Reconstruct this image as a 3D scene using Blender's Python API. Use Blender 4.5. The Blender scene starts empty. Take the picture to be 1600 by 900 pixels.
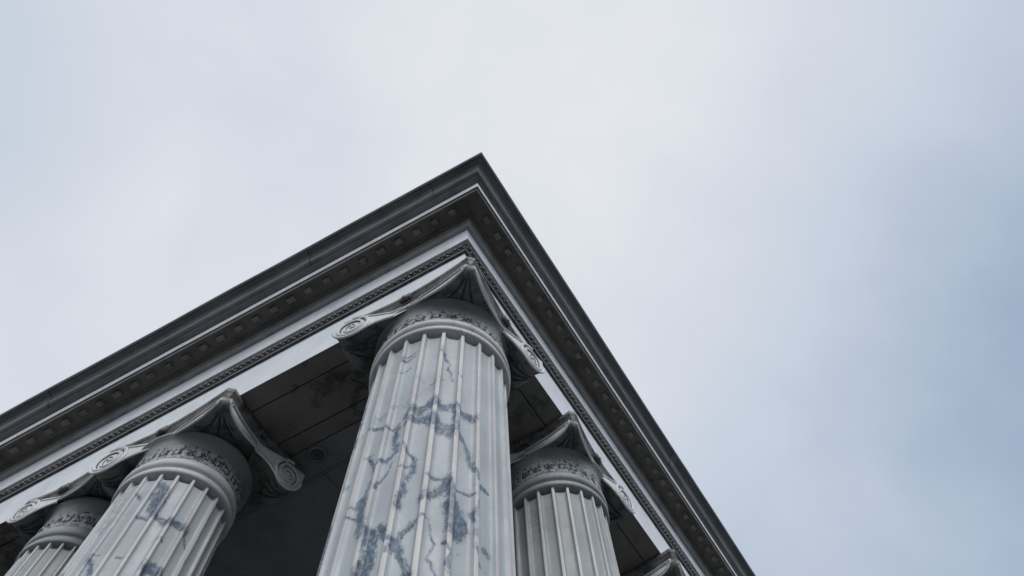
import bpy, bmesh, math, random
from mathutils import Vector, Matrix, noise as mnoise

random.seed(7)
PI = math.pi
SKEW = -0.0473467            # the two facades meet at 87.3 degrees
ZA = 6.6                     # underside of the architrave above the ground
COL = bpy.context.scene.collection


def pos(x, y, h):
    """x along the right facade, y along the left facade, h above the architrave's underside."""
    return Vector((x * math.cos(SKEW), y + x * math.sin(SKEW), ZA + h))


VEINS_CORNER = [(0.0136, [(193.0, -1.568), (197.6, -1.524), (204.4, -1.528), (210.7, -1.484), (214.7, -1.457), (220.9, -1.501), (227.7, -1.482), (235.1, -1.515), (241.8, -1.54)]), (0.0159, [(196.1, -1.616), (205.3, -1.639), (211.7, -1.633), (218.6, -1.71), (225.1, -1.709)]), (0.0068, [(227.9, -1.52), (229.9, -1.635), (232.8, -1.717), (238.2, -1.782), (240.9, -1.875), (243.6, -1.963)]), (0.0053, [(243.6, -1.963), (248.2, -2.073), (257.3, -2.087)]), (0.0072, [(248.2, -2.073), (248.9, -2.178), (246.0, -2.33), (247.5, -2.449)]), (0.0044, [(162.2, -1.523), (172.6, -1.576), (185.4, -1.65), (190.7, -1.594)]), (0.0084, [(189.6, -1.636), (189.4, -1.749), (190.4, -1.882), (184.6, -1.936), (176.7, -1.929), (169.5, -1.817)]), (0.0026, [(189.9, -1.961), (184.9, -2.054), (183.1, -2.136)]), (0.0049, [(176.7, -1.929), (175.7, -2.057), (172.2, -2.142), (168.6, -2.187), (158.7, -2.172), (158.7, -2.206), (170.1, -2.28)]), (0.006, [(195.5, -1.85), (200.1, -1.916), (204.5, -1.975), (204.6, -2.063), (202.2, -2.115), (201.3, -2.221), (199.0, -2.267), (199.2, -2.334)]), (0.0026, [(196.3, -2.044), (204.2, -2.024)]), (0.0052, [(212.9, -2.117), (218.0, -2.133), (226.8, -2.128), (229.9, -2.174), (241.0, -2.184), (249.9, -2.145)]), (0.0103, [(213.4, -2.277), (220.1, -2.247), (225.5, -2.185), (227.6, -2.144)]), (0.0135, [(226.8, -2.146), (231.7, -2.273), (234.9, -2.362), (241.0, -2.417), (235.1, -2.47), (231.4, -2.42), (229.6, -2.313)]), (0.0119, [(172.2, -2.142), (172.9, -2.249), (180.0, -2.386), (187.1, -2.449), (185.8, -2.531), (189.1, -2.6), (187.1, -2.672), (183.6, -2.696)]), (0.0049, [(180.0, -2.386), (171.2, -2.287)]), (0.0094, [(192.1, -2.415), (195.5, -2.508), (202.2, -2.532), (206.0, -2.471), (210.7, -2.43)]), (0.0116, [(202.2, -2.532), (203.9, -2.626), (208.2, -2.685), (210.2, -2.763)]), (0.0068, [(197.4, -2.599), (203.0, -2.547)]), (0.0076, [(191.5, -2.466), (188.1, -2.582), (184.2, -2.66), (178.7, -2.661)]), (0.0043, [(210.7, -2.43), (219.1, -2.413), (220.9, -2.487), (223.2, -2.543), (221.1, -2.63), (224.0, -2.707), (226.8, -2.754)]), (0.0077, [(227.0, -2.537), (231.3, -2.612), (230.3, -2.695)]), (0.0023, [(231.3, -2.612), (236.7, -2.575)]), (0.0029, [(246.6, -2.513), (252.3, -2.584)]), (0.003, [(254.5, -2.486), (258.3, -2.507)]), (0.0073, [(147.9, -1.91), (138.8, -1.936), (135.2, -2.081), (135.2, -2.211), (135.3, -2.364)]), (0.0069, [(135.7, -1.41), (135.4, -1.228), (135.4, -0.984)]), (0.0056, [(147.4, -1.787), (136.3, -1.837)]), (0.0045, [(215.0, -0.822), (216.6, -0.914), (221.6, -1.007), (221.0, -1.058), (225.0, -1.12), (226.0, -1.199)]), (0.0028, [(181.8, -0.908), (191.4, -0.838)]), (0.0021, [(180.7, -0.861), (192.5, -0.79)]), (0.0026, [(208.5, -1.268), (211.0, -1.224)]), (0.002, [(181.0, -1.063), (189.8, -0.984)]), (0.0016, [(228.8, -1.118), (232.8, -1.182)]), (0.0016, [(213.8, -1.212), (222.3, -1.181)])]
VEINS_LEFT = [(0.0115, [(215.0, -0.704), (216.2, -0.799), (220.7, -0.91), (227.4, -0.988), (240.6, -1.027), (250.9, -1.005), (261.7, -1.024)]), (0.0032, [(261.7, -1.024), (272.6, -1.123)]), (0.0049, [(226.3, -0.968), (222.3, -1.038), (213.2, -1.022)]), (0.0118, [(218.4, -0.726), (225.1, -0.859)]), (0.0034, [(196.4, -0.778), (203.7, -0.838)]), (0.0102, [(190.3, -1.351), (198.4, -1.416), (200.8, -1.473)]), (0.003, [(199.7, -1.327), (191.7, -1.355)]), (0.009, [(171.6, -1.342), (167.4, -1.393)]), (0.0152, [(246.6, -1.388), (255.6, -1.387), (261.3, -1.395)]), (0.0076, [(246.1, -1.443), (246.6, -1.388)]), (0.003, [(219.0, -1.358), (224.3, -1.353)]), (0.0032, [(238.9, -1.206), (245.4, -1.173)])]
LEAN = .017
SUNAZ = 224.0
SUNEL = 36.0
SUNE = 1.5
SKYBASE = 0.73
BANKS = [(0.09, -0.05, 0.99, 24, 0.17), (0.141, 0.462, 0.876, 13, 0.10), (0.88, -0.36, 0.32, 46, -0.45), (0.48, -0.74, 0.50, 38, -0.24), (0.80, -0.10, 0.56, 9, 0.07), (-0.24, 0.62, 0.74, 15, -0.19)]


# ------------------------------------------------------------------ helpers
def thing(name, label, cat, loc, group=None, rotz=0.0, kind='thing'):
    o = bpy.data.objects.new(name, None)
    o.empty_display_size = 0.2
    COL.objects.link(o)
    o.location = loc
    o.rotation_euler = (0, 0, rotz)
    tag(o, label, cat, group, kind)
    return o


def tag(o, label=None, cat=None, group=None, kind=None):
    if label: o['label'] = label
    if cat: o['category'] = cat
    if group: o['group'] = group
    if kind: o['kind'] = kind
    return o


def link(name, bm, mats, parent=None, smooth=None):
    """bm holds WORLD coordinates; re-based on the parent's location. smooth = angle in degrees."""
    me = bpy.data.meshes.new(name)
    bmesh.ops.remove_doubles(bm, verts=bm.verts, dist=1e-5)
    bmesh.ops.recalc_face_normals(bm, faces=bm.faces)
    bm.to_mesh(me)
    bm.free()
    if not isinstance(mats, (list, tuple)): mats = [mats]
    for m in mats: me.materials.append(m)
    o = bpy.data.objects.new(name, me)
    COL.objects.link(o)
    if parent is not None:
        base = Vector((0, 0, 0)); q = parent
        while q is not None:
            base += q.location; q = q.parent
        o.parent = parent
        me.transform(Matrix.Translation(-base))
    if smooth:
        me.polygons.foreach_set('use_smooth', [True] * len(me.polygons))
        try:
            me.set_sharp_from_angle(angle=math.radians(smooth))
        except Exception:
            pass
    return o


def box(bm, x0, x1, y0, y1, h0, h1, mat=0):
    v = [bm.verts.new(pos(x, y, h)) for h in (h0, h1) for (x, y) in ((x0, y0), (x1, y0), (x1, y1), (x0, y1))]
    for f in ((3, 2, 1, 0), (4, 5, 6, 7), (0, 1, 5, 4), (1, 2, 6, 5), (2, 3, 7, 6), (3, 0, 4, 7)):
        fc = bm.faces.new([v[i] for i in f]); fc.material_index = mat


LEN = 10.5
def run_profile(bm, prof, mats=None, length=LEN, wob=0.0, dl=0.0, dr=0.0):
    """closed profile of (o, h), o = outward from the architrave face; mitred round the corner along both facades."""
    n = len(prof)
    st = []
    NS = 30
    for k in range(NS):
        t = 1 - k / NS
        st.append(('L', length * t))
    st.append(('C', 0))
    for k in range(1, NS + 1):
        st.append(('R', length * k / NS))
    rings = []
    for kind, t in st:
        r = []
        for (o, h) in prof:
            e = wob * (mnoise.noise(Vector((t * 1.7 + (0 if kind == 'L' else 40), h * 3, o * 3))))
            if kind == 'L': r.append(bm.verts.new(pos(-o - e - dl, max(t, -o - dr), h + e)))
            elif kind == 'C': r.append(bm.verts.new(pos(-o - dl, -o - dr, h)))
            else: r.append(bm.verts.new(pos(max(t, -o - dl), -o - e - dr, h + e)))
        rings.append(r)
    for a, b in zip(rings, rings[1:]):
        for i in range(n):
            j = (i + 1) % n
            f = bm.faces.new((a[i], a[j], b[j], b[i]))
            if mats: f.material_index = mats[i]
    bm.faces.new(rings[0]); bm.faces.new(list(reversed(rings[-1])))


def lathe(bm, cx, cy, prof, seg=96, mat=0, close=False):
    """prof of (r, z-world) round a vertical axis at world cx, cy."""
    rings = []
    for (r, z) in prof:
        if r < 1e-6:
            rings.append([bm.verts.new((cx, cy, z))] * seg)
        else:
            rings.append([bm.verts.new((cx + r * math.cos(2 * PI * k / seg), cy + r * math.sin(2 * PI * k / seg), z)) for k in range(seg)])
    pairs = list(zip(rings, rings[1:]))
    if close: pairs.append((rings[-1], rings[0]))
    for a, b in pairs:
        for k in range(seg):
            q = (k + 1) % seg
            vs = []
            for v in (a[k], a[q], b[q], b[k]):
                if v not in vs: vs.append(v)
            if len(vs) >= 3:
                f = bm.faces.new(vs); f.material_index = mat


def tube(bm, pts, rad, seg=7, mat=0):
    """round bar through world points; rad is a number or a list."""
    n = len(pts)
    rads = rad if isinstance(rad, (list, tuple)) else [rad] * n
    rings = []
    up = Vector((0.13, 0.31, 0.94)).normalized()
    for i, p in enumerate(pts):
        d = (pts[min(i + 1, n - 1)] - pts[max(i - 1, 0)])
        if d.length < 1e-9: d = Vector((1, 0, 0))
        d.normalize()
        a = d.cross(up)
        if a.length < 1e-3: a = d.cross(Vector((1, 0, 0)))
        a.normalize(); b = d.cross(a).normalized()
        up = -b if (-b).dot(up) > 0 else b
        up = (up - d * up.dot(d)).normalized()
        a = d.cross(up).normalized()
        rings.append([bm.verts.new(p + (a * math.cos(2 * PI * k / seg) + up * math.sin(2 * PI * k / seg)) * rads[i]) for k in range(seg)])
    for r0, r1 in zip(rings, rings[1:]):
        for k in range(seg):
            f = bm.faces.new((r0[k], r0[(k + 1) % seg], r1[(k + 1) % seg], r1[k])); f.material_index = mat
    f = bm.faces.new(list(reversed(rings[0]))); f.material_index = mat
    f = bm.faces.new(rings[-1]); f.material_index = mat


def blob(bm, c, rx, ry, rz, rot=0.0, mat=0, u=8, v=5):
    m = Matrix.Translation(c) @ Matrix.Rotation(rot, 4, 'Z') @ Matrix.Diagonal((rx, ry, rz, 1))
    r = bmesh.ops.create_uvsphere(bm, u_segments=u, v_segments=v, radius=1.0, matrix=m)
    fs = set()
    for vv in r['verts']:
        for f in vv.link_faces: fs.add(f)
    for f in fs: f.material_index = mat


# ------------------------------------------------------------------ materials
class NT:
    def __init__(self, name):
        self.m = bpy.data.materials.new(name)
        self.m.use_nodes = True
        self.t = self.m.node_tree
        self.t.nodes.clear()
        self.out = self.t.nodes.new('ShaderNodeOutputMaterial')
        self.b = self.t.nodes.new('ShaderNodeBsdfPrincipled')
        self.t.links.new(self.b.outputs[0], self.out.inputs[0])
        self.pos = self.t.nodes.new('ShaderNodeNewGeometry').outputs['Position']
    def n(self, typ, **kw):
        x = self.t.nodes.new(typ)
        for k, v in kw.items():
            if hasattr(x, k): setattr(x, k, v)
        return x
    def l(self, a, b): self.t.links.new(a, b)
    def put(self, sock, v):
        if isinstance(v, (int, float)): sock.default_value = v
        elif isinstance(v, (tuple, list)): sock.default_value = v
        else: self.l(v, sock)
    def noise(self, vec, scale, detail=5, rough=0.55, dist=0.0, col=False):
        x = self.n('ShaderNodeTexNoise')
        self.l(vec, x.inputs['Vector'])
        x.inputs['Scale'].default_value = scale; x.inputs['Detail'].default_value = detail
        x.inputs['Roughness'].default_value = rough; x.inputs['Distortion'].default_value = dist
        return x.outputs['Color'] if col else x.outputs['Fac']
    def math(self, op, a, b=0.0, c=None, clamp=False):
        x = self.n('ShaderNodeMath', operation=op); x.use_clamp = clamp
        self.put(x.inputs[0], a); self.put(x.inputs[1], b)
        if c is not None: self.put(x.inputs[2], c)
        return x.outputs[0]
    def vmath(self, op, a, b):
        x = self.n('ShaderNodeVectorMath', operation=op)
        self.put(x.inputs[0], a)
        if op == 'SCALE': self.put(x.inputs['Scale'], b)
        else: self.put(x.inputs[1], b)
        return x.outputs[0]
    def ramp(self, v, a, b, lo=0.0, hi=1.0):
        x = self.n('ShaderNodeMapRange'); x.interpolation_type = 'SMOOTHSTEP'
        self.put(x.inputs['Value'], v)
        for k, q in (('From Min', a), ('From Max', b), ('To Min', lo), ('To Max', hi)): x.inputs[k].default_value = q
        return x.outputs[0]
    def mix(self, f, a, b):
        x = self.n('ShaderNodeMix', data_type='RGBA')
        self.put(x.inputs[0], f)
        for s, v in ((x.inputs[6], a), (x.inputs[7], b)):
            if isinstance(v, (tuple, list)): s.default_value = (*v[:3], 1)
            else: self.l(v, s)
        return x.outputs[2]
    def bump(self, h, strength=0.2, dist=0.01):
        x = self.n('ShaderNodeBump'); x.inputs['Strength'].default_value = strength; x.inputs['Distance'].default_value = dist
        self.l(h, x.inputs['Height']); self.l(x.outputs[0], self.b.inputs['Normal'])
    def done(self, col, rough=0.5, spec=0.5):
        self.put(self.b.inputs['Base Color'], col if not isinstance(col, (tuple, list)) else (*col[:3], 1))
        self.put(self.b.inputs['Roughness'], rough)
        self.b.inputs['Specular IOR Level'].default_value = spec
        return self.m


def marble(name, base, vein, amount=1.0, scale=1.0, rough=0.42, tint=0.06, attr=False, bump=0.12, width=1.0):
    k = NT(name)
    w = k.noise(k.pos, 1.6 * scale, 4, 0.6, col=True)
    w = k.vmath('SCALE', k.vmath('SUBTRACT', w, (0.5, 0.5, 0.5)), 0.9)
    p = k.vmath('ADD', k.pos, w)
    p = k.vmath('MULTIPLY', p, (1.0, 1.0, 0.62))
    a = k.noise(p, 1.7 * scale, 7, 0.62)
    rid = k.math('ABSOLUTE', k.math('SUBTRACT', a, 0.5))
    patch = k.ramp(k.noise(k.pos, 1.1 * scale, 3, 0.5), 0.46, 0.64)
    main = k.math('MULTIPLY', k.ramp(rid, 0.0, 0.022 * width, 1, 0), patch)
    a2 = k.noise(p, 4.3 * scale, 8, 0.65)
    fine = k.ramp(k.math('ABSOLUTE', k.math('SUBTRACT', a2, 0.5)), 0.0, 0.012 * width, 1, 0)
    fine = k.math('MULTIPLY', fine, k.ramp(k.noise(k.pos, 1.9 * scale, 3, 0.5), 0.5, 0.68, 0, 0.6))
    v = k.math('MULTIPLY', k.math('MAXIMUM', main, fine), amount)
    if attr:
        at = k.n('ShaderNodeAttribute', attribute_name='vein').outputs['Fac']
        # streaked, torn edges for the strong veins laid into the stone
        q1 = k.vmath('ADD', k.vmath('MULTIPLY', k.pos, (24, 24, 15)), k.vmath('SCALE', w, 6.0))
        s1 = k.math('SUBTRACT', k.noise(q1, 1.0, 9, 0.7), 0.5)
        fil = k.ramp(k.math('ABSOLUTE', k.math('SUBTRACT', k.noise(q1, 0.75, 7, 0.62), 0.5)), 0.0, 0.05, 1, 0)
        e = k.math('ADD', at, k.math('MULTIPLY', s1, 1.35))
        big = k.ramp(e, 0.38, 0.66)
        fil = k.math('MULTIPLY', fil, k.ramp(at, 0.10, 0.42, 0, 0.85))
        holes = k.ramp(k.noise(q1, 2.1, 6, 0.6), 0.34, 0.56, 0.58, 1.0)
        big = k.math('MULTIPLY', big, holes)
        soft = k.ramp(k.math('ADD', at, k.math('MULTIPLY', s1, 0.9)), 0.08, 0.75, 0, 0.36)
        v = k.math('MAXIMUM', v, k.math('MAXIMUM', k.math('MAXIMUM', big, fil), soft))
    v = k.math('MINIMUM', v, 1.0)
    cl = k.noise(k.pos, 2.6, 5, 0.6)
    b2 = tuple(c * (1 - tint * 3) for c in base)
    col = k.mix(k.ramp(cl, 0.35, 0.7), base, b2)
    veincol = k.mix(k.ramp(k.noise(k.pos, 14, 5, 0.7), 0.35, 0.7), vein, tuple(min(1, c * 1.9 + 0.02) for c in vein))
    col = k.mix(k.math('MULTIPLY', v, 0.92), col, veincol)
    # weather stains running down
    st = k.noise(k.vmath('MULTIPLY', k.pos, (9, 9, 0.7)), 1.0, 5, 0.65)
    col = k.mix(k.ramp(st, 0.54, 0.82, 0, 0.26), col, (0.19, 0.19, 0.18))
    sp = k.noise(k.pos, 60, 3, 0.7)
    col = k.mix(k.ramp(sp, 0.66, 0.78, 0, 0.35), col, tuple(c * 0.55 for c in base))
    k.bump(k.math('ADD', k.noise(k.pos, 22, 6, 0.65), k.math('MULTIPLY', k.noise(k.pos, 3, 2, 0.5), 1.5)), bump, 0.012)
    r = k.ramp(k.noise(k.pos, 7, 4, 0.6), 0.3, 0.7, rough - 0.06, rough + 0.14)
    return k.done(col, r, 0.42)


def grimy(name, base, dirt, scale=9.0, cover=(0.4, 0.62), rough=0.6, bump=0.3, spec=0.3):
    k = NT(name)
    f = k.ramp(k.noise(k.pos, scale, 7, 0.68), *cover)
    f2 = k.ramp(k.noise(k.vmath('MULTIPLY', k.pos, (14, 14, 1.6)), 1.0, 5, 0.6), 0.45, 0.8, 0, 0.5)
    col = k.mix(k.math('MAXIMUM', f, f2), base, dirt)
    k.bump(k.noise(k.pos, 34, 6, 0.65), bump, 0.01)
    return k.done(col, rough, spec)


VEIN = (0.026, 0.055, 0.10)
M = {}
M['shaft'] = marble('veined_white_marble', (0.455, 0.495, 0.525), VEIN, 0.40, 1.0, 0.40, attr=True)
M['shaft_plain'] = marble('shaded_pale_marble', (0.36, 0.388, 0.40), (0.10, 0.13, 0.17), 0.42, 1.3, 0.45, attr=True)  # base darkened to carry the shade on the right-hand column
M['fillet'] = marble('fillet_marble', (0.64, 0.632, 0.622), (0.12, 0.14, 0.18), 0.35, 1.0, 0.5, attr=True)  # warm fillets, lightened partly for the light on the ridges
M['cap'] = marble('capital_marble', (0.33, 0.35, 0.355), (0.10, 0.12, 0.14), 0.6, 1.6, 0.38, bump=0.25)
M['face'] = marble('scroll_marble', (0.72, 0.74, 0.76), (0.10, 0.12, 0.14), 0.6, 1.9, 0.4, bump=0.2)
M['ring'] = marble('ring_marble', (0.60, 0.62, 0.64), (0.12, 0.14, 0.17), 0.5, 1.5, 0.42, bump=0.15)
M['cap_dark'] = grimy('shaded_capital_stone', (0.20, 0.20, 0.195), (0.055, 0.055, 0.055), 7, (0.42, 0.66), 0.42, 0.3, 0.45)  # dark tone paints the shade of the abacus and scroll undersides
M['shade_and_grime'] = grimy('groove_shade_and_soot', (0.085, 0.10, 0.12), (0.03, 0.037, 0.048), 30, (0.4, 0.6), 0.7)  # paints groove shade on the scrolls; dirt in the carved band
M['carve'] = grimy('carved_relief_stone', (0.42, 0.44, 0.46), (0.07, 0.08, 0.09), 28, (0.45, 0.62), 0.55)
M['arch'] = marble('architrave_marble', (0.84, 0.88, 0.93), (0.33, 0.38, 0.45), 0.35, 0.8, 0.45, tint=0.03, bump=0.06)
M['soffit'] = marble('shaded_soffit_marble', (0.215, 0.205, 0.188), (0.025, 0.03, 0.035), 1.0, 1.1, 0.45, width=3.0)  # dark base carries the shade under the architrave
M['cornice'] = grimy('shaded_cornice_stone', (0.145, 0.138, 0.124), (0.085, 0.08, 0.072), 3, (0.4, 0.7), 0.6, 0.1)  # soffit shade put into the dark base colour
M['bed'] = grimy('bed_moulding_stone', (0.33, 0.35, 0.355), (0.22, 0.23, 0.24), 5, (0.42, 0.7), 0.6, 0.15)
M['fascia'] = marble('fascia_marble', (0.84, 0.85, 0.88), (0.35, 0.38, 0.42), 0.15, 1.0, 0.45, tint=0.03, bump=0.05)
M['ceiling'] = grimy('painted_ceiling', (0.25, 0.275, 0.28), (0.19, 0.21, 0.215), 1.5, (0.4, 0.65), 0.7, 0.05)
M['gap'] = grimy('shadow_joint', (0.03, 0.03, 0.03), (0.015, 0.015, 0.015), 8)
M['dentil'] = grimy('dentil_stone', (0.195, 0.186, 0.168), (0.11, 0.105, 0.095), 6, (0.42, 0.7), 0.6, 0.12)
M['bead'] = grimy('bead_stone', (0.34, 0.325, 0.31), (0.07, 0.068, 0.066), 40, (0.35, 0.62), 0.5)
M['bead_back'] = grimy('moulding_shade_and_soot', (0.095, 0.098, 0.10), (0.03, 0.032, 0.034), 18, (0.4, 0.66), 0.6)  # soot, plus the shade of the moulding's underside in the colour
k = NT('lead_grey_gutter_paint')
c = k.mix(k.ramp(k.noise(k.vmath('MULTIPLY', k.pos, (3, 3, 9)), 1.0, 6, 0.65), 0.35, 0.75), (0.22, 0.238, 0.25), (0.135, 0.145, 0.15))
c = k.mix(k.ramp(k.noise(k.pos, 16, 6, 0.7), 0.58, 0.8, 0, 0.6), c, (0.15, 0.155, 0.16))
k.bump(k.noise(k.pos, 5, 4, 0.6), 0.10, 0.01)
M['gutter'] = k.done(c, k.ramp(k.noise(k.pos, 4, 4, 0.6), 0.3, 0.7, 0.34, 0.5), 0.5)
k = NT('gutter_seam_sealant'); M['seam'] = k.done((0.06, 0.075, 0.085), 0.5, 0.4)
k = NT('dark_paving')
c = k.mix(k.noise(k.pos, 0.7, 6, 0.6), (0.045, 0.045, 0.045), (0.075, 0.073, 0.07))
M['ground'] = k.done(c, 0.8, 0.3)
k = NT('step_stone')
c = k.mix(k.noise(k.pos, 1.3, 6, 0.6), (0.10, 0.098, 0.094), (0.16, 0.155, 0.15))
M['step'] = k.done(c, 0.7, 0.3)
k = NT('unseen_wall_plaster')
c = k.mix(k.noise(k.pos, 0.8, 6, 0.6), (0.10, 0.105, 0.11), (0.15, 0.155, 0.16))
M['wall'] = k.done(c, 0.8, 0.3)
k = NT('lamp_dark_glass'); M['lens'] = k.done((0.05, 0.055, 0.06), 0.15, 0.6)
k = NT('lamp_trim_metal'); M['trim'] = k.done((0.16, 0.17, 0.175), 0.45, 0.5)

# ------------------------------------------------------------------ column
NFL = 22
SHAFT_TOP = -0.600


def vein_field(veins, r):
    """soft distance to the inlaid veins for a point (theta degrees, h)."""
    segs = []
    for w, pts in veins:
        for (a0, h0), (a1, h1) in zip(pts, pts[1:]):
            d = (a1 - a0 + 180) % 360 - 180
            n = max(1, int(max(abs(math.radians(d)) * r, abs(h1 - h0)) / 0.007))
            for q in range(n + 1):
                t = q / n
                segs.append((a0 + d * t, h0 + (h1 - h0) * t, w))
    cells = {}
    for (a, h, w) in segs:
        x = math.radians(a % 360) * r
        cells.setdefault((int(x / 0.08), int(math.floor(h / 0.08))), []).append((x, h, w))
    def f(a, h):
        x = math.radians(a % 360) * r
        x0, h0 = x, h
        for am, fr in ((.02, 8), (.011, 22), (.006, 50)):
            x += am * mnoise.noise(Vector((x0 * fr, h0 * fr, 1.3))); h += am * mnoise.noise(Vector((x0 * fr, h0 * fr, 7.7)))
        ci, cj = int(x / 0.08), int(math.floor(h / 0.08))
        if not any((i, j) in cells for i in (ci - 1, ci, ci + 1) for j in (cj - 1, cj, cj + 1)): return 0.0
        wob = 0.85 + 0.75 * mnoise.noise(Vector((x * 9, h * 9, 4.4)))
        best = 0.0
        for i in (ci - 1, ci, ci + 1):
            for j in (cj - 1, cj, cj + 1):
                for (px, ph, w) in cells.get((i, j), ()):
                    d2 = math.hypot(px - x, (ph - h) * 0.9)
                    s = (w * 2.4 + 0.0065 + 14 * w * w * 4) * wob
                    if d2 < s * 2.6:
                        best = max(best, math.exp(-(d2 / s) ** 2) * min(1.0, .66 + w * 18))
        return best
    return f


def lean(c, h):
    d = LEAN * (SHAFT_TOP - h)
    return c.x - .1 * d, c.y + d


def make_shaft(parent, c, r, phase, fine, veins, mat):
    bm = bmesh.new()
    lay = bm.verts.layers.float.new('vein')
    vf = vein_field(veins, r) if veins else None
    # angular pattern of one flute: fillet (two edges and a softened arris), then the shallow channel
    step = 360.0 / NFL
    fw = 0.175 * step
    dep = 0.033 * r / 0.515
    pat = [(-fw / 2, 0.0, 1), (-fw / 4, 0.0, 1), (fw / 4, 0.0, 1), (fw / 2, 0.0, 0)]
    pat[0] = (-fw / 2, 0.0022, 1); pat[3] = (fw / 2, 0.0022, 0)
    ch = step - fw
    ts = [.02, .045, .09, .15, .23, .32, .41, .5, .59, .68, .77, .85, .91, .955, .98] if fine else [.02, .05, .11, .22, .36, .5, .64, .78, .89, .95, .98]
    for t in ts:
        e = abs(2 * t - 1)
        pat.append((fw / 2 + ch * t, dep * (0.80 * (1 - e ** 9) + 0.20 * (1 - e * e)), 0))
    angs = []
    for k in range(NFL):
        for (a, d, m) in pat:
            angs.append((phase + k * step + a, d, m))
    hs = []
    h = SHAFT_TOP
    while h > -.66:
        hs.append(h); h -= .009
    while h > -3.3:
        hs.append(h); h -= (0.010 if fine else 0.1)
    while h > -5.68:
        hs.append(h); h -= 0.3
    hs.append(-5.68)
    rows = []
    for h in hs:
        row = []
        cx, cy = lean(c, h)
        for (a, d, m) in angs:
            chip = 0.0
            if fine and d < 0.004:
                nn = mnoise.noise(Vector((a * 0.21, h * 6.0, 3.1)))
                if nn > 0.52: chip = (nn - 0.52) * 0.03
            if h > -.645 and d > .006: d = d * (1 + 1.5 * min(1.0, (h + .645) / .02))
            rr = r - d - chip + 0.0012 * mnoise.noise(Vector((a * 0.05, h * 1.5, r * 9)))
            v = bm.verts.new((cx + rr * math.cos(math.radians(a)), cy + rr * math.sin(math.radians(a)), ZA + h))
            if vf and h > -3.4: v[lay] = vf(a, h)
            row.append(v)
        rows.append(row)
    n = len(angs)
    for r0, r1 in zip(rows, rows[1:]):
        for k in range(n):
            q = (k + 1) % n
            f = bm.faces.new((r0[k], r1[k], r1[q], r0[q])); f.material_index = angs[k][2]
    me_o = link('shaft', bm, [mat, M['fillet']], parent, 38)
    return me_o


def side_curve(H, sx, sy, axis, s, inset, sag, w):
    """point on one concave side of the capital, s metres from the corner (sx, sy); axis 0: the side facing x.
    H = reach towards -x, +x, -y, +y."""
    hx = H[1] if sx > 0 else H[0]
    hy = H[3] if sy > 0 else H[2]
    if axis == 0:
        L = hy - w; y = L - s
        x = hx - inset - sag * (1 - (abs(y) / L) ** 1.9)
        return Vector((sx * x, sy * y, 0))
    L = hx - w; x = L - s
    y = hy - inset - sag * (1 - (abs(x) / L) ** 1.9)
    return Vector((sx * x, sy * y, 0))


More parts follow.
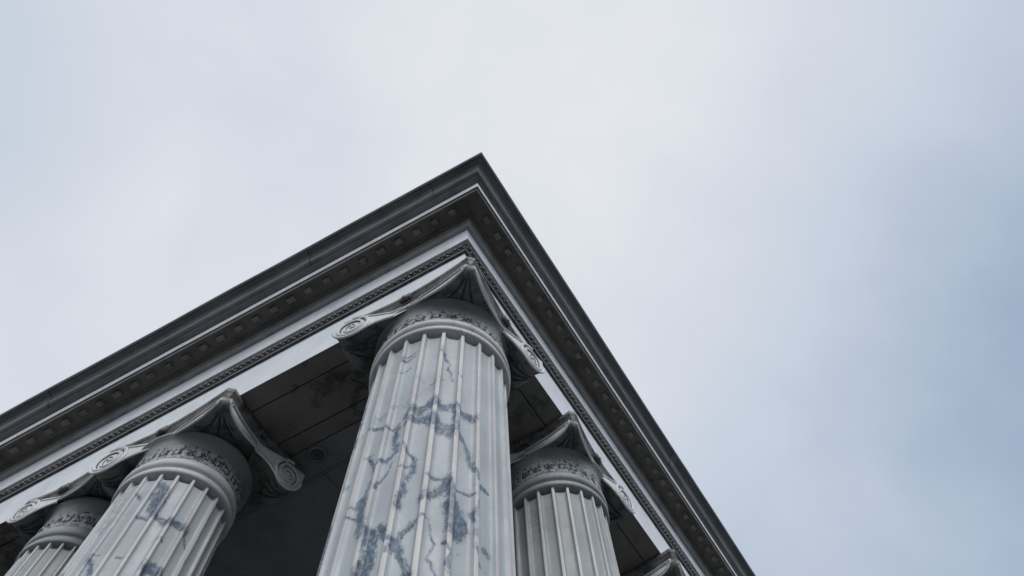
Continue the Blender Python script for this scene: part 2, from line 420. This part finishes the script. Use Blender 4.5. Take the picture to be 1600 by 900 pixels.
def make_capital(col, c, r, H, S, detail=True):
    """Scamozzi Ionic capital: bell, concave abacus and four scrolled corners."""
    kx = r / 0.515
    def R(v): return v * kx
    bm = bmesh.new()
    prof = [(R(.40), -.284), (R(.528), -.284), (R(.531), -.274), (R(.534), -.258), (R(.540), -.240), (R(.550), -.222), (R(.564), -.208), (R(.578), -.200),
            (R(.580), -.196), (R(.587), -.194), (R(.593), -.186), (R(.594), -.174), (R(.589), -.164), (R(.578), -.158), (R(.56), -.155), (R(.550), -.146), (R(.548), -.105), (R(.3), -.105)]
    lathe(bm, c.x, c.y, [(a, ZA + h) for a, h in prof], 120, 0, True)
    cap = link('capital', bm, M['cap'], col, 40)
    # abacus
    bm = bmesh.new()
    ap = [(.034, -.110), (.032, -.098), (.024, -.090), (.020, -.076), (.012, -.060), (.003, -.050), (.0, -.046), (.0, -.014), (.004, -.010)]
    rings = []
    N = 22
    for (ins, h) in ap:
        ring = []
        for (sx, sy, first) in ((1, 1, 0), (-1, 1, 1), (-1, -1, 0), (1, -1, 1)):
            leaf = (sx, sy) == (-1, -1)
            w = .045 if leaf else .125 * S
            hx = H[1] if sx > 0 else H[0]
            hy = H[3] if sy > 0 else H[2]
            Lx, Ly = hx - w, hy - w
            for ax, rng in ((first, range(N, -1, -1)), (1 - first, range(0, N + 1))):
                for q in rng: ring.append(side_curve(H, sx, sy, ax, (Ly if ax == 0 else Lx) * q / N, ins, .045 * S, w))
                if rng[0] == N and not leaf:
                    # the tip is rounded off over the scroll
                    pa = side_curve(H, sx, sy, first, 0, ins, .045 * S, w); pb = side_curve(H, sx, sy, 1 - first, 0, ins, .045 * S, w)
                    mid = (pa + pb) / 2 + Vector((sx, sy, 0)).normalized() * .028 * S
                    for q in (1, 2, 3, 4, 5):
                        t = q / 6
                        ring.append(pa * (1 - t) ** 2 + (2 * mid - (pa + pb) / 2) * 2 * t * (1 - t) + pb * t * t)
        rings.append([bm.verts.new(Vector((c.x, c.y, ZA + h)) + p) for p in ring])
    for a, b in zip(rings, rings[1:]):
        n = len(a)
        for k in range(n):
            q = (k + 1) % n
            if (a[k].co - a[q].co).length < 1e-7 and (b[k].co - b[q].co).length < 1e-7: continue
            bm.faces.new((a[k], a[q], b[q], b[k]))
    for ring in (rings[0], rings[-1]):
        cv = bm.verts.new((c.x, c.y, ring[0].co.z))
        for k in range(len(ring)):
            q = (k + 1) % len(ring)
            if (ring[k].co - ring[q].co).length < 1e-7: continue
            bm.faces.new((ring[k], ring[q], cv))
    link('abacus', bm, M['cap_dark'], cap, 35)
    # small flower in the middle of each side of the abacus
    for (dx, dy) in ((-1, 0), (1, 0), (0, -1), (0, 1)):
        bm = bmesh.new()
        px = c.x + dx * ((H[1] if dx > 0 else H[0]) - .045 * S); py = c.y + dy * ((H[3] if dy > 0 else H[2]) - .045 * S)
        bm_c = Vector((px, py, ZA - .055))
        rot = 0 if dx else PI / 2
        for q in range(5):
            t = (q - 2) / 2
            blob(bm, bm_c + Vector((0 if dx else t * .045, t * .045 if dx else 0, -.004 * abs(t))), .022, .014, .034, rot, 0)
        blob(bm, bm_c + Vector((dx * .012, dy * .012, -.012)), .018, .018, .022, 0, 0)
        link('abacus_flower', bm, M['cap_dark'], cap, 60)
    # scrolled corners
    TOP = -.106
    rho = .150 * S; scx = .190 * S; zc = TOP - .128 * S
    def outline():
        pts = []
        for a in (180, 195, 210, 225, 240, 255, 270, 285, 300, 312):
            pts.append((scx + rho * math.cos(math.radians(a)), zc + rho * math.sin(math.radians(a))))
        s0, z0 = pts[-1]
        s1, z1 = .52 * S, TOP - .112 * S
        for q in range(1, 9):
            t = q / 8
            e = t * (2 - t)
            pts.append((s0 + (s1 - s0) * t, z0 + (z1 - z0) * e))
        pts.append((.66 * S, z1 + .004))
        return pts
    OUT = outline()
    LEAF = [(.06 * S, TOP - .075 * S), (.10 * S, TOP - .100 * S), (.15 * S, TOP - .118 * S), (.21 * S, TOP - .124 * S), (.28 * S, TOP - .120 * S), (.35 * S, TOP - .110 * S),
            (.43 * S, TOP - .098 * S), (.52 * S, TOP - .088 * S), (.60 * S, TOP - .082 * S), (.66 * S, TOP - .080 * S)]
    SCROLL = OUT
    for (sx, sy) in ((1, 1), (-1, 1), (-1, -1), (1, -1)):
        leaf = (sx, sy) == (-1, -1)
        OUT = LEAF if leaf else SCROLL
        W = .034 if leaf else .062
        hx = H[1] if sx > 0 else H[0]
        hy = H[3] if sy > 0 else H[2]
        bm = bmesh.new()
        def fp(axis, s, h, out=0.0):
            s = min(s, (hy if axis == 0 else hx) - W)
            inner = not leaf and ((axis == 0 and sx > 0) or (axis == 1 and sy > 0))
            if inner:
                h = TOP + (h - TOP) * .80; out -= .075 * S
            bulge = 0.0 if leaf or inner else .058 * S * max(0.0, min(1.0, (.50 * S - s) / (.20 * S)))
            p = side_curve(H, sx, sy, axis, s, .010 - out - bulge, .075 * S, W)
            return Vector((c.x, c.y, ZA + h)) + p
        pre = [(.035 * S, TOP - .045 * S)] + OUT
        MM = 8
        cols = []
        for i, (s, z) in enumerate(pre):
            a_top, a_low = fp(0, s, TOP), fp(0, s, z)
            b_top, b_low = fp(1, s, TOP), fp(1, s, z)
            row = [bm.verts.new(a_top), bm.verts.new(a_low)]
            depth = min(.05, .10 * (a_low - b_low).length)
            ctr = Vector((c.x, c.y, 0))
            for q in range(1, MM):
                t = q / MM
                p = a_low.lerp(b_low, t)
                k4 = 4 * t * (1 - t)
                p.z += depth * k4
                inward = (ctr - Vector((p.x, p.y, 0))).normalized()
                p += inward * (0.35 * depth * k4)
                row.append(bm.verts.new(p))
            row += [bm.verts.new(b_low), bm.verts.new(b_top)]
            cols.append(row)
        nn = len(cols[0])
        for r0, r1 in zip(cols, cols[1:]):
            for k in range(nn - 1):
                f = bm.faces.new((r0[k], r0[k + 1], r1[k + 1], r1[k]))
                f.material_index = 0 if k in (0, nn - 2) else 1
            f = bm.faces.new((r0[nn - 1], r0[0], r1[0], r1[nn - 1])); f.material_index = 1
        f = bm.faces.new(cols[0]); f.material_index = 1
        f = bm.faces.new(list(reversed(cols[-1]))); f.material_index = 1
        for axis in (0, 1):
            # raised rim along the scroll's lower edge and the canal
            rim = [fp(axis, s, z + .004, .004) for (s, z) in OUT[:-1]]
            hid = not leaf and ((axis == 0 and sx > 0) or (axis == 1 and sy > 0))
            tube(bm, rim, (.006 if hid else .0105) * S, 7, 1 if hid else 0)
            rim2 = [fp(axis, s, z + .024 * S, .0) for (s, z) in (OUT[1:-1] if leaf else OUT[6:-1])]
            tube(bm, rim2, .006 * S, 6, 2)  # dark line painting groove shade inside the rim
            if leaf:
                tube(bm, [fp(axis, s, TOP - .012, .003) for (s, z) in OUT[:8]], .007 * S, 6, 0)
                tube(bm, [fp(axis, s, TOP - .034 * S, -.001) for (s, z) in OUT[:9]], .005 * S, 5, 2)
                cu = []
                for q in range(22):
                    t = q / 21
                    rad = .030 * S * (1 - .75 * t)
                    cu.append(fp(axis, .062 * S + rad * math.cos(1.2 + t * 8.5), TOP - .040 * S + rad * math.sin(1.2 + t * 8.5), .004))
                tube(bm, cu, .0055 * S, 5, 0)
                continue
            # spiral
            sp, gr = [], []
            turns = 2.35
            n = 64 if detail else 34
            for q in range(n + 1):
                t = q / n
                ang = math.radians(95) - t * turns * 2 * PI
                rad = (rho - .010 * S) * (1 - t) ** 0.9 * 0.86 + .024 * S
                sp.append(fp(axis, scx - rad * math.cos(ang) * -1, zc + rad * math.sin(ang), .003))
                rad2 = rad - .016 * S * (1 - .5 * t)
                gr.append(fp(axis, scx - rad2 * math.cos(ang) * -1, zc + rad2 * math.sin(ang), -.001))
            tube(bm, sp, [(.0115 * (1 - q / n) + .0060) * S for q in range(n + 1)], 6, 0)
            tube(bm, gr, [(.0062 * (1 - q / n) + .0034) * S for q in range(n + 1)], 5, 2)  # dark tube paints the shade in the spiral groove
            lead = [fp(axis, s, TOP - .022 * S - .02 * S * max(0, (s - .3 * S)), .003) for s in [scx * .9 + (.58 * S - scx * .9) * q / 12 for q in range(13)]]
            tube(bm, lead, .009 * S, 6, 0)
            blob(bm, fp(axis, scx, zc, .002), .018 * S, .018 * S, .018 * S, 0, 0)
        # palmette cut on the underside of the corner
        for q in range(7):
            t = 0.14 + 0.72 * q / 6
            pts = []
            for (s, z) in (OUT[0:8] if leaf else OUT[3:14]):
                a_low, b_low = fp(0, s, z), fp(1, s, z)
                sp_ = 0.5 + (t - 0.5) * (0.35 + 0.75 * (OUT.index((s, z)) - (0 if leaf else 3)) / (8 if leaf else 10))
                p = a_low.lerp(b_low, sp_)
                k4 = 4 * sp_ * (1 - sp_)
                d = min(.05, .10 * (a_low - b_low).length)
                inward = (Vector((c.x, c.y, 0)) - Vector((p.x, p.y, 0))).normalized()
                p.z += d * k4 - .002
                p += inward * (0.35 * d * k4)
                pts.append(p)
            tube(bm, pts, [(.010 - .006 * abs(i - 4) / 6) * S for i in range(len(pts))], 5, 2 if q % 2 else 1)
        link('volute', bm, [M['face'], M['cap_dark'], M['shade_and_grime']], cap, 42)
    return cap


def make_column(label, x, y, r, H, phase, fine, veins, mat, S=1.0):
    p = pos(x, y, 0)
    base = Vector((p.x, p.y, ZA - 6.0))
    col = thing('fluted_column', label, 'column', base, 'fluted columns carrying the corner of the portico')
    c = Vector((p.x, p.y, 0))
    kx = r / 0.515
    make_shaft(col, c, r, phase, fine, veins, mat)
    # two rings above the flutes
    bm = bmesh.new()
    pr = [(.40, -.5995), (.43, -.604), (.522, -.604), (.536, -.602), (.543, -.594), (.547, -.580), (.546, -.566), (.540, -.556), (.532, -.551), (.518, -.549), (.513, -.540), (.520, -.531), (.532, -.528), (.543, -.524),
          (.552, -.512), (.556, -.496), (.555, -.480), (.549, -.467), (.541, -.460), (.535, -.456), (.534, -.446), (.50, -.444), (.40, -.444)]
    lathe(bm, c.x, c.y, [(a * kx, ZA + h) for a, h in pr], 120, 0, True)
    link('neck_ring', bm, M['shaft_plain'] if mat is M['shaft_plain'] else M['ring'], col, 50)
    # carved band
    bm = bmesh.new()
    lathe(bm, c.x, c.y, [(a * kx, ZA + h) for a, h in [(.40, -.442), (.532, -.442), (.535, -.434), (.529, -.428), (.527, -.308), (.534, -.300), (.535, -.292), (.530, -.286), (.40, -.286)]], 110, 0, True)
    # end rims in stone
    nb = 26
    rnd = random.Random(int(x * 97 + y * 31))
    for q in range(nb):
        a = 2 * PI * q / nb + phase
        def at(da, h, rr): return Vector((c.x + rr * kx * math.cos(a + da), c.y + rr * kx * math.sin(a + da), ZA + h))
        j = lambda m=.006: rnd.uniform(-m, m)
        # a sunk dark panel with a leaf or a rosette standing in it, plain stone between panels
        hw = .082 + j(.010)
        n = 7
        lo, hi = [], []
        for i in range(n):
            da = -hw + 2 * hw * i / (n - 1)
            lo.append(bm.verts.new(at(da, -.398 + j(.004), .5285)))
            hi.append(bm.verts.new(at(da, -.336 + j(.004), .5285)))
        for i in range(n - 1):
            f = bm.faces.new((lo[i], lo[i + 1], hi[i + 1], hi[i])); f.material_index = 1
        tube(bm, [at(-hw, -.400, .529), at(-hw * .9, -.367 + j(), .531), at(-hw, -.334, .529)], .005, 5, 0)
        if rnd.random() < .6:
            for e, tl in ((-.05, .5), (-.022, .85), (0.006, 1.0), (.032, .85), (.058, .5)):
                tube(bm, [at(e * .35 + j(.003), -.396, .530), at(e * .8 + j(.003), -.372 + j(.003), .535), at(e + j(.004), -.396 + .056 * tl, .530)], [.003, .0065 + j(.001), .0025], 5, 0)
        else:
            for i in range(5):
                t = i * 2 * PI / 5 + j(.3)
                blob(bm, at(.026 * math.cos(t) / .53, -.367 + .018 * math.sin(t), .530), .008, .009, .010, a, 0, 6, 4)
            blob(bm, at(.062 + j(), -.372 + j(), .530), .007, .008, .014, a, 0, 6, 4)
    link('carved_band', bm, [M['carve'], M['shade_and_grime']], col, 50)
    make_capital(col, c, r, H, S, fine)
    # attic base and plinth
    bm = bmesh.new()
    bp = [(.30, -5.68), (.525, -5.68), (.545, -5.70), (.575, -5.715), (.585, -5.735), (.575, -5.755), (.55, -5.765), (.545, -5.785), (.585, -5.81), (.615, -5.84), (.62, -5.865), (.60, -5.89), (.30, -5.89)]
    bx, by = lean(c, -5.68)
    lathe(bm, bx, by, [(a * kx, ZA + h) for a, h in bp], 80, 0, True)
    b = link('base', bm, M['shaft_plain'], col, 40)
    bm = bmesh.new()
    s = .63 * kx
    ly = by - c.y
    box(bm, x - s, x + s, y + ly - s, y + ly + s, -5.998, -5.893)
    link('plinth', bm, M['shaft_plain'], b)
    return col


make_column('thick fluted marble column with bold blue-grey veins standing at the corner of the portico', .53, .53, .515, (.665, .585, .665, .690), -146.0, True, VEINS_CORNER, M['shaft'])
make_column('fluted marble column with a few blue veins, at lower left beside the corner column', .41, 2.91, .425, (.525, .60, .715, .625), -150.0, True, VEINS_LEFT, M['shaft'], .97)
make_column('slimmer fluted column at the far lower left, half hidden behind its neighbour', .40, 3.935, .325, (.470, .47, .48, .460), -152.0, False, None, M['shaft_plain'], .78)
make_column('shade-darkened grey fluted column without bold veins, half hidden to the right of the corner column', 2.24, .475, .446, (.585, .645, .565, .60), -140.0, True, None, M['shaft_plain'], .95)
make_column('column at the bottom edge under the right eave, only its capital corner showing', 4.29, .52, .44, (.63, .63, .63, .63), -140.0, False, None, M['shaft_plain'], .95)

# ------------------------------------------------------------------ entablature
ent = thing('entablature', 'white and grey moulded stone entablature turning the corner above the columns', 'entablature', pos(0, 0, 0))
bm = bmesh.new()
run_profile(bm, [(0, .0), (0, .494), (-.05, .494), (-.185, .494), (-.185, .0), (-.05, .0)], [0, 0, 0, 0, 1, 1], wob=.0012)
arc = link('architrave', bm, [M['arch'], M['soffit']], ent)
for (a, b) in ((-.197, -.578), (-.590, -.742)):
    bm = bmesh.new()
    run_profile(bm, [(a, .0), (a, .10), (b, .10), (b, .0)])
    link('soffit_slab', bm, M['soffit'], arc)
bm = bmesh.new()
run_profile(bm, [(-.186, .04), (-.186, .09), (-.196, .09), (-.196, .04)])
run_profile(bm, [(-.579, .04), (-.579, .09), (-.589, .09), (-.589, .04)])
link('soffit_joint', bm, M['gap'], arc)

# carved bead moulding
bm = bmesh.new()
prof = [(-.02, .4965), (.026, .4965), (.031, .502), (.031, .512), (.024, .517), (.024, .524), (.034, .528), (.034, .552), (.046, .560), (.052, .572), (.064, .582), (.074, .587), (.079, .592), (.079, .604), (.02, .606), (-.02, .606)]
run_profile(bm, prof, [0, 1, 1, 1, 0, 0, 0, 0, 0, 1, 1, 1, 1, 0, 0, 0], wob=.001)
pitch = .0585
q = 0
while True:
    t = -.02 + q * pitch
    if t > LEN - .1: break
    for side in (0, 1):
        o = .040
        c = pos(-o, t, .5385) if side == 0 else pos(t, -o, .5385)
        jj = random.uniform(.6, 1.05)
        blob(bm, c + Vector((0, 0, random.uniform(-.002, .004))), (.012 if side == 0 else .018) * jj, (.018 if side == 0 else .012) * jj, .014, random.uniform(-.3, .3), 2, 6, 4)
        c = pos(-.052, t + pitch / 2, .566) if side == 0 else pos(t + pitch / 2, -.052, .566)
        blob(bm, c, .008 if side == 0 else .013, .013 if side == 0 else .008, .013, 0, 1, 6, 4)
    q += 1
link('bead_moulding', bm, [M['bead_back'], M['bed'], M['bead']], ent, 30)

bm = bmesh.new()
run_profile(bm, [(.052, .608), (.055, .612), (.055, .926), (-.1, .926), (-.1, .608)], wob=.0012)
link('frieze', bm, M['arch'], ent)

bm = bmesh.new()
bp = [(.0, .928), (.057, .928), (.068, .929), (.082, .934), (.094, .943), (.101, .955), (.101, .964), (.094, .968), (.094, .985), (.102, 1.006), (.118, 1.022), (.140, 1.032), (.158, 1.035), (.158, 1.06), (.0, 1.06)]
run_profile(bm, bp, [0] * 10 + [1] * 5, wob=.0008)  # upper part takes the dark cornice tone, painting the fade into shade
link('bed_moulding', bm, [M['bed'], M['cornice']], ent, 35)

cor_bm = bmesh.new()
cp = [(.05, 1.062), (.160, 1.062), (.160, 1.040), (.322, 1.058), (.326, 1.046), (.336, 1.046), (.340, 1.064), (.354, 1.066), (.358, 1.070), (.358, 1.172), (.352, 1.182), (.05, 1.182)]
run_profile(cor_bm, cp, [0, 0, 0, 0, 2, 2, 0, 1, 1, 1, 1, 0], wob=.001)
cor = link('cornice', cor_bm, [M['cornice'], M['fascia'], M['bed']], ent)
# dentils under the cornice
dent_l = [-.05 + .2045 * k for k in range(0, 46)]
dent_r = [-.05 + .2045 * k for k in range(0, 46)]
for side, ts in ((0, dent_l), (1, dent_r)):
    for t in ts:
        bm = bmesh.new()
        w = .041
        jit = random.uniform(-.008, .008); w += random.uniform(-.005, .004)
        o0, o1 = .218, .276
        vs = []
        for h, e in ((1.014 + random.uniform(-.003, .004), .012), (1.022, .003), (1.052, 0)):
            ring = []
            for (o, s) in ((o0 + e, -w + e), (o1 - e, -w + e), (o1 - e, w - e), (o0 + e, w - e)):
                tt = t + s + jit + .04
                ring.append(bm.verts.new(pos(-o, tt, h) if side == 0 else pos(tt, -o, h)))
            vs.append(ring)
        bm.faces.new(vs[0]); bm.faces.new(list(reversed(vs[-1])))
        for a, b in zip(vs, vs[1:]):
            for k in range(4): bm.faces.new((a[k], a[(k + 1) % 4], b[(k + 1) % 4], b[k]))
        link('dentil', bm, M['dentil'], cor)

# gutter
gut = thing('roof_gutter', 'dark grey moulded metal gutter running along the top edge of both eaves', 'gutter', pos(0, 0, 1.2))
GL, GR = .018, -.018
bm = bmesh.new()
gp = [(.30, 1.156), (.362, 1.156), (.390, 1.158), (.396, 1.161), (.398, 1.170), (.394, 1.176), (.400, 1.178)]
for q in range(0, 9):
    a = math.radians(-80 + 80 * q / 8)
    gp.append((.398 + .056 * math.cos(a), 1.234 + .056 * math.sin(a)))
gp += [(.454, 1.250), (.458, 1.268), (.467, 1.284), (.482, 1.297), (.502, 1.305), (.524, 1.308), (.527, 1.320), (.533, 1.320), (.5345, 1.302), (.544, 1.300), (.553, 1.305), (.557, 1.314), (.557, 1.334), (.551, 1.339), (.53, 1.339), (.522, 1.33), (.30, 1.33)]
gp = [(o, h + .032) for o, h in gp]
run_profile(bm, gp, wob=.004, dl=GL, dr=GR)
link('gutter_channel', bm, M['gutter'], gut, 38)
for (t, side) in ((.14, 0), (1.58, 0), (4.72, 0), (3.9, 1)):
    bm = bmesh.new()
    for (dt, ww, ex, mi) in ((0, .055, .004, 0), (-.058, .0032, .0055, 1), (.052, .0028, .0052, 0)):
        prof = [(o + ex * .8 + (GL if side == 0 else GR), h - ex * .6) for (o, h) in gp[5:24]]
        rings = []
        for tt in (t + dt - ww, t + dt + ww):
            rings.append([bm.verts.new(pos(-o, tt, h) if side == 0 else pos(tt, -o, h)) for (o, h) in prof] +
                         [bm.verts.new(pos(-o + .02, tt, h + .012) if side == 0 else pos(tt, -o + .02, h + .012)) for (o, h) in (prof[-1], prof[0])])
        n = len(rings[0])
        fs = [bm.faces.new((rings[0][k], rings[0][(k + 1) % n], rings[1][(k + 1) % n], rings[1][k])) for k in range(n)]
        fs += [bm.faces.new(rings[0]), bm.faces.new(list(reversed(rings[1])))]
        for f in fs: f.material_index = mi
    link('joint_sleeve', bm, [M['gutter'], M['seam']], gut, 38)

# ------------------------------------------------------------------ ceiling, roof, walls, ground
cei = thing('porch_ceiling', 'dark grey panelled ceiling behind the columns', 'ceiling', pos(.76, .76, 0))
bm = bmesh.new()
g = .006
xs = [.752, 1.034, 1.062, 2.2, 3.4, 4.6, LEN]
def panel(x0, x1, y0, y1): box(bm, x0 + g / 2, x1 - g / 2, y0 + g / 2, y1 - g / 2, .004, .06)
for i in range(len(xs) - 1):
    x0, x1 = xs[i], xs[i + 1]
    ys = [xs[i]]
    if i <= 1: ys += []
    else: ys += [q for q in (2.11 + (.7 if i % 2 else 0), 4.3 + (.7 if i % 2 else 0), 6.5) if q > xs[i] + .1]
    if i == 2: ys = [xs[i], 2.11, 4.3, 6.5]
    ys.append(LEN)
    for a, b in zip(ys, ys[1:]):
        if b - a > .02: panel(x0, x1, a, b)
    # the same panel along the right facade
    zs = [xs[i + 1]] + [q for q in (3.4, 5.6) if q > xs[i + 1] + .1] + [LEN]
    if i < len(xs) - 2:
        for a, b in zip(zs, zs[1:]):
            panel(a, b, x0, x1)
link('ceiling_panel', bm, M['ceiling'], cei)
bm = bmesh.new()
box(bm, .748, LEN, .748, LEN, .062, .30)
link('ceiling_backing', bm, M['gap'], cei)

lp = pos(.845, 2.035, 0)
lamp = thing('ceiling_light', 'small round recessed light in the dark ceiling between two columns', 'ceiling light', lp)
bm = bmesh.new()
lathe(bm, lp.x, lp.y, [(.058, ZA + .003), (.056, ZA - .008), (.062, ZA - .018), (.072, ZA - .021), (.086, ZA - .016), (.094, ZA - .004), (.094, ZA + .003)], 48, 0, True)
link('trim_ring', bm, M['trim'], lamp, 50)
bm = bmesh.new()
lathe(bm, lp.x, lp.y, [(.030, ZA + .003), (.028, ZA - .008), (.034, ZA - .012), (.040, ZA - .008), (.040, ZA + .003)], 40, 0, True)
link('baffle_ring', bm, M['trim'], lamp, 50)
bm = bmesh.new()
lathe(bm, lp.x, lp.y, [(.0, ZA - .006), (.027, ZA - .002), (.027, ZA + .003)], 32, 0)
lathe(bm, lp.x, lp.y, [(.041, ZA + .003), (.041, ZA - .001), (.050, ZA - .001), (.050, ZA + .003)], 32, 0, True)
link('lens', bm, M['lens'], lamp, 50)

bm = bmesh.new()
box(bm, -.30, LEN, -.30, LEN, 1.186, 1.34)
r = link('unseen_roof', bm, M['gutter']); tag(r, kind='structure')  # unseen slab added to block light from above
bm = bmesh.new()
box(bm, 4.4, LEN, 4.4, LEN, -6.0, .0)
r = link('unseen_wall', bm, M['wall'])  # out of view, added so the porch stays dark
tag(r, 'plain grey unseen wall added behind the column porch to keep it dark', 'wall', kind='thing')
bm = bmesh.new()
for k_ in range(3):
    e = .75 + .36 * (2 - k_) - .36
    box(bm, -e, LEN + 1, -e, LEN + 1, -6.6 + .2 * (k_) + (.001 if k_ else 0.0), -6.6 + .2 * (k_ + 1) - .001)
r = link('steps', bm, M['step']); tag(r, kind='structure')
bm = bmesh.new()
S_ = 600
v = [bm.verts.new((x, y, 0)) for x, y in ((-S_, -S_), (S_, -S_), (S_, S_), (-S_, S_))]
bm.faces.new(v)
r = link('ground', bm, M['ground']); tag(r, kind='structure')

# ------------------------------------------------------------------ camera
sc = bpy.context.scene
cam = bpy.data.cameras.new('Camera'); co = bpy.data.objects.new('Camera', cam); COL.objects.link(co)
Rr = [[0.46288812880951946, -0.879494200634622, -0.11056460218691316], [0.8285316219880883, 0.4736168149547302, -0.2987012955402043], [0.3150713118842631, 0.04665901458106719, 0.9479203578285472]]
right, down, fwd = (Vector(q) for q in Rr)
mw = Matrix((( right.x, -down.x, -fwd.x, -1.8621989791), (right.y, -down.y, -fwd.y, -1.1756609425), (right.z, -down.z, -fwd.z, ZA - 5.0), (0, 0, 0, 1)))
co.matrix_world = mw
cam.sensor_width = 36; cam.lens = 36 * 1000.0948501821846 / 1600
cam.shift_x = (800 - 859.2371906333183) / 1600
cam.shift_y = -(450 - 317.50188588746147) / 1600
cam.clip_start = .05; cam.clip_end = 3000
sc.camera = co

# ------------------------------------------------------------------ light
SUN_EL, SUN_AZ = math.radians(SUNEL), math.radians(SUNAZ)     # azimuth from +x towards +y
d = Vector((math.cos(SUN_AZ) * math.cos(SUN_EL), math.sin(SUN_AZ) * math.cos(SUN_EL), math.sin(SUN_EL)))
sun = bpy.data.lights.new('Sun', 'SUN'); so = bpy.data.objects.new('Sun', sun); COL.objects.link(so)
so.rotation_euler = d.to_track_quat('Z', 'Y').to_euler()
so.location = (-10, -10, 30)
sun.energy = SUNE; sun.angle = math.radians(38); sun.color = (1.0, .985, .96)

w = bpy.data.worlds.new('World'); sc.world = w; w.use_nodes = True
t = w.node_tree; t.nodes.clear()
def N(typ, **kw):
    x = t.nodes.new(typ)
    for a, b in kw.items(): setattr(x, a, b)
    return x
out = N('ShaderNodeOutputWorld'); mixs = N('ShaderNodeMixShader'); t.links.new(mixs.outputs[0], out.inputs[0])
sky = N('ShaderNodeTexSky'); sky.sky_type = 'NISHITA'; sky.sun_disc = False
sky.sun_elevation = SUN_EL; sky.sun_rotation = math.atan2(d.x, d.y)
b1 = N('ShaderNodeBackground'); b1.inputs[1].default_value = .08; t.links.new(sky.outputs[0], b1.inputs[0])
b2 = N('ShaderNodeBackground'); b2.inputs[1].default_value = 1.0
t.links.new(b1.outputs[0], mixs.inputs[1]); t.links.new(b2.outputs[0], mixs.inputs[2]); mixs.inputs[0].default_value = .93
tc = N('ShaderNodeTexCoord').outputs['Generated']
def mth(op, a, b=0.0):
    x = N('ShaderNodeMath', operation=op)
    for s, v_ in ((x.inputs[0], a), (x.inputs[1], b)):
        if isinstance(v_, (int, float)): s.default_value = v_
        else: t.links.new(v_, s)
    return x.outputs[0]
def rmp(v_, a, b, lo, hi):
    x = N('ShaderNodeMapRange'); x.interpolation_type = 'SMOOTHSTEP'
    t.links.new(v_, x.inputs[0])
    for i_, q_ in enumerate((a, b, lo, hi)): x.inputs[i_ + 1].default_value = q_
    return x.outputs[0]
def nz(vec, scale, detail, rough=.5):
    x = N('ShaderNodeTexNoise'); t.links.new(vec, x.inputs['Vector'])
    x.inputs['Scale'].default_value = scale; x.inputs['Detail'].default_value = detail; x.inputs['Roughness'].default_value = rough
    return x
# clouds: direction gently warped, then bright and dark banks of cloud round the sky
nw = nz(tc, 2.2, 4)
vs_ = N('ShaderNodeVectorMath', operation='SUBTRACT'); t.links.new(nw.outputs['Color'], vs_.inputs[0]); vs_.inputs[1].default_value = (.5, .5, .5)
sc_ = N('ShaderNodeVectorMath', operation='SCALE'); t.links.new(vs_.outputs[0], sc_.inputs[0]); sc_.inputs['Scale'].default_value = .16
ad_ = N('ShaderNodeVectorMath', operation='ADD'); t.links.new(tc, ad_.inputs[0]); t.links.new(sc_.outputs[0], ad_.inputs[1])
nm_ = N('ShaderNodeVectorMath', operation='NORMALIZE'); t.links.new(ad_.outputs[0], nm_.inputs[0])
D = nm_.outputs[0]
lum = None
for (dx, dy, dz, width, amp) in BANKS:
    dt = N('ShaderNodeVectorMath', operation='DOT_PRODUCT'); t.links.new(D, dt.inputs[0]); dt.inputs[1].default_value = Vector((dx, dy, dz)).normalized()
    c0 = math.cos(math.radians(width))
    v_ = rmp(dt.outputs['Value'], c0, 1.0, 0.0, amp)
    lum = v_ if lum is None else mth('ADD', lum, v_)
cl = nz(ad_.outputs[0], 3.0, 6, .5).outputs['Fac']
cl2 = nz(tc, 1.4, 3, .5).outputs['Fac']
lum = mth('ADD', lum, mth('MULTIPLY', mth('SUBTRACT', cl, .5), .26))
lum = mth('ADD', lum, mth('MULTIPLY', mth('SUBTRACT', cl2, .5), .20))
cl3 = nz(ad_.outputs[0], 7.0, 5, .55).outputs['Fac']
lum = mth('ADD', lum, mth('MULTIPLY', mth('SUBTRACT', cl3, .5), .16))
lum = mth('ADD', lum, SKYBASE)
cr = N('ShaderNodeValToRGB'); t.links.new(lum, cr.inputs[0])
el = cr.color_ramp.elements
def lin(r_, g_, b_): return tuple((q_ / 255 / 12.92) if q_ < 10 else (((q_ / 255 + .055) / 1.055) ** 2.4) for q_ in (r_, g_, b_)) + (1,)
el[0].position = 0.0; el[0].color = lin(132, 153, 180)
el[1].position = 1.0; el[1].color = lin(240, 243, 246)
for p_, c_ in ((.25, (170, 187, 208)), (.5, (202, 212, 227)), (.75, (222, 227, 236))):
    e_ = el.new(p_); e_.color = lin(*c_)
t.links.new(cr.outputs[0], b2.inputs[0])

sc.view_settings.view_transform = 'Standard'; sc.view_settings.look = 'None'
sc.view_settings.exposure = 0.0; sc.view_settings.gamma = 1.0
sc.cycles.max_bounces = 8; sc.cycles.diffuse_bounces = 5; sc.cycles.use_denoising = True
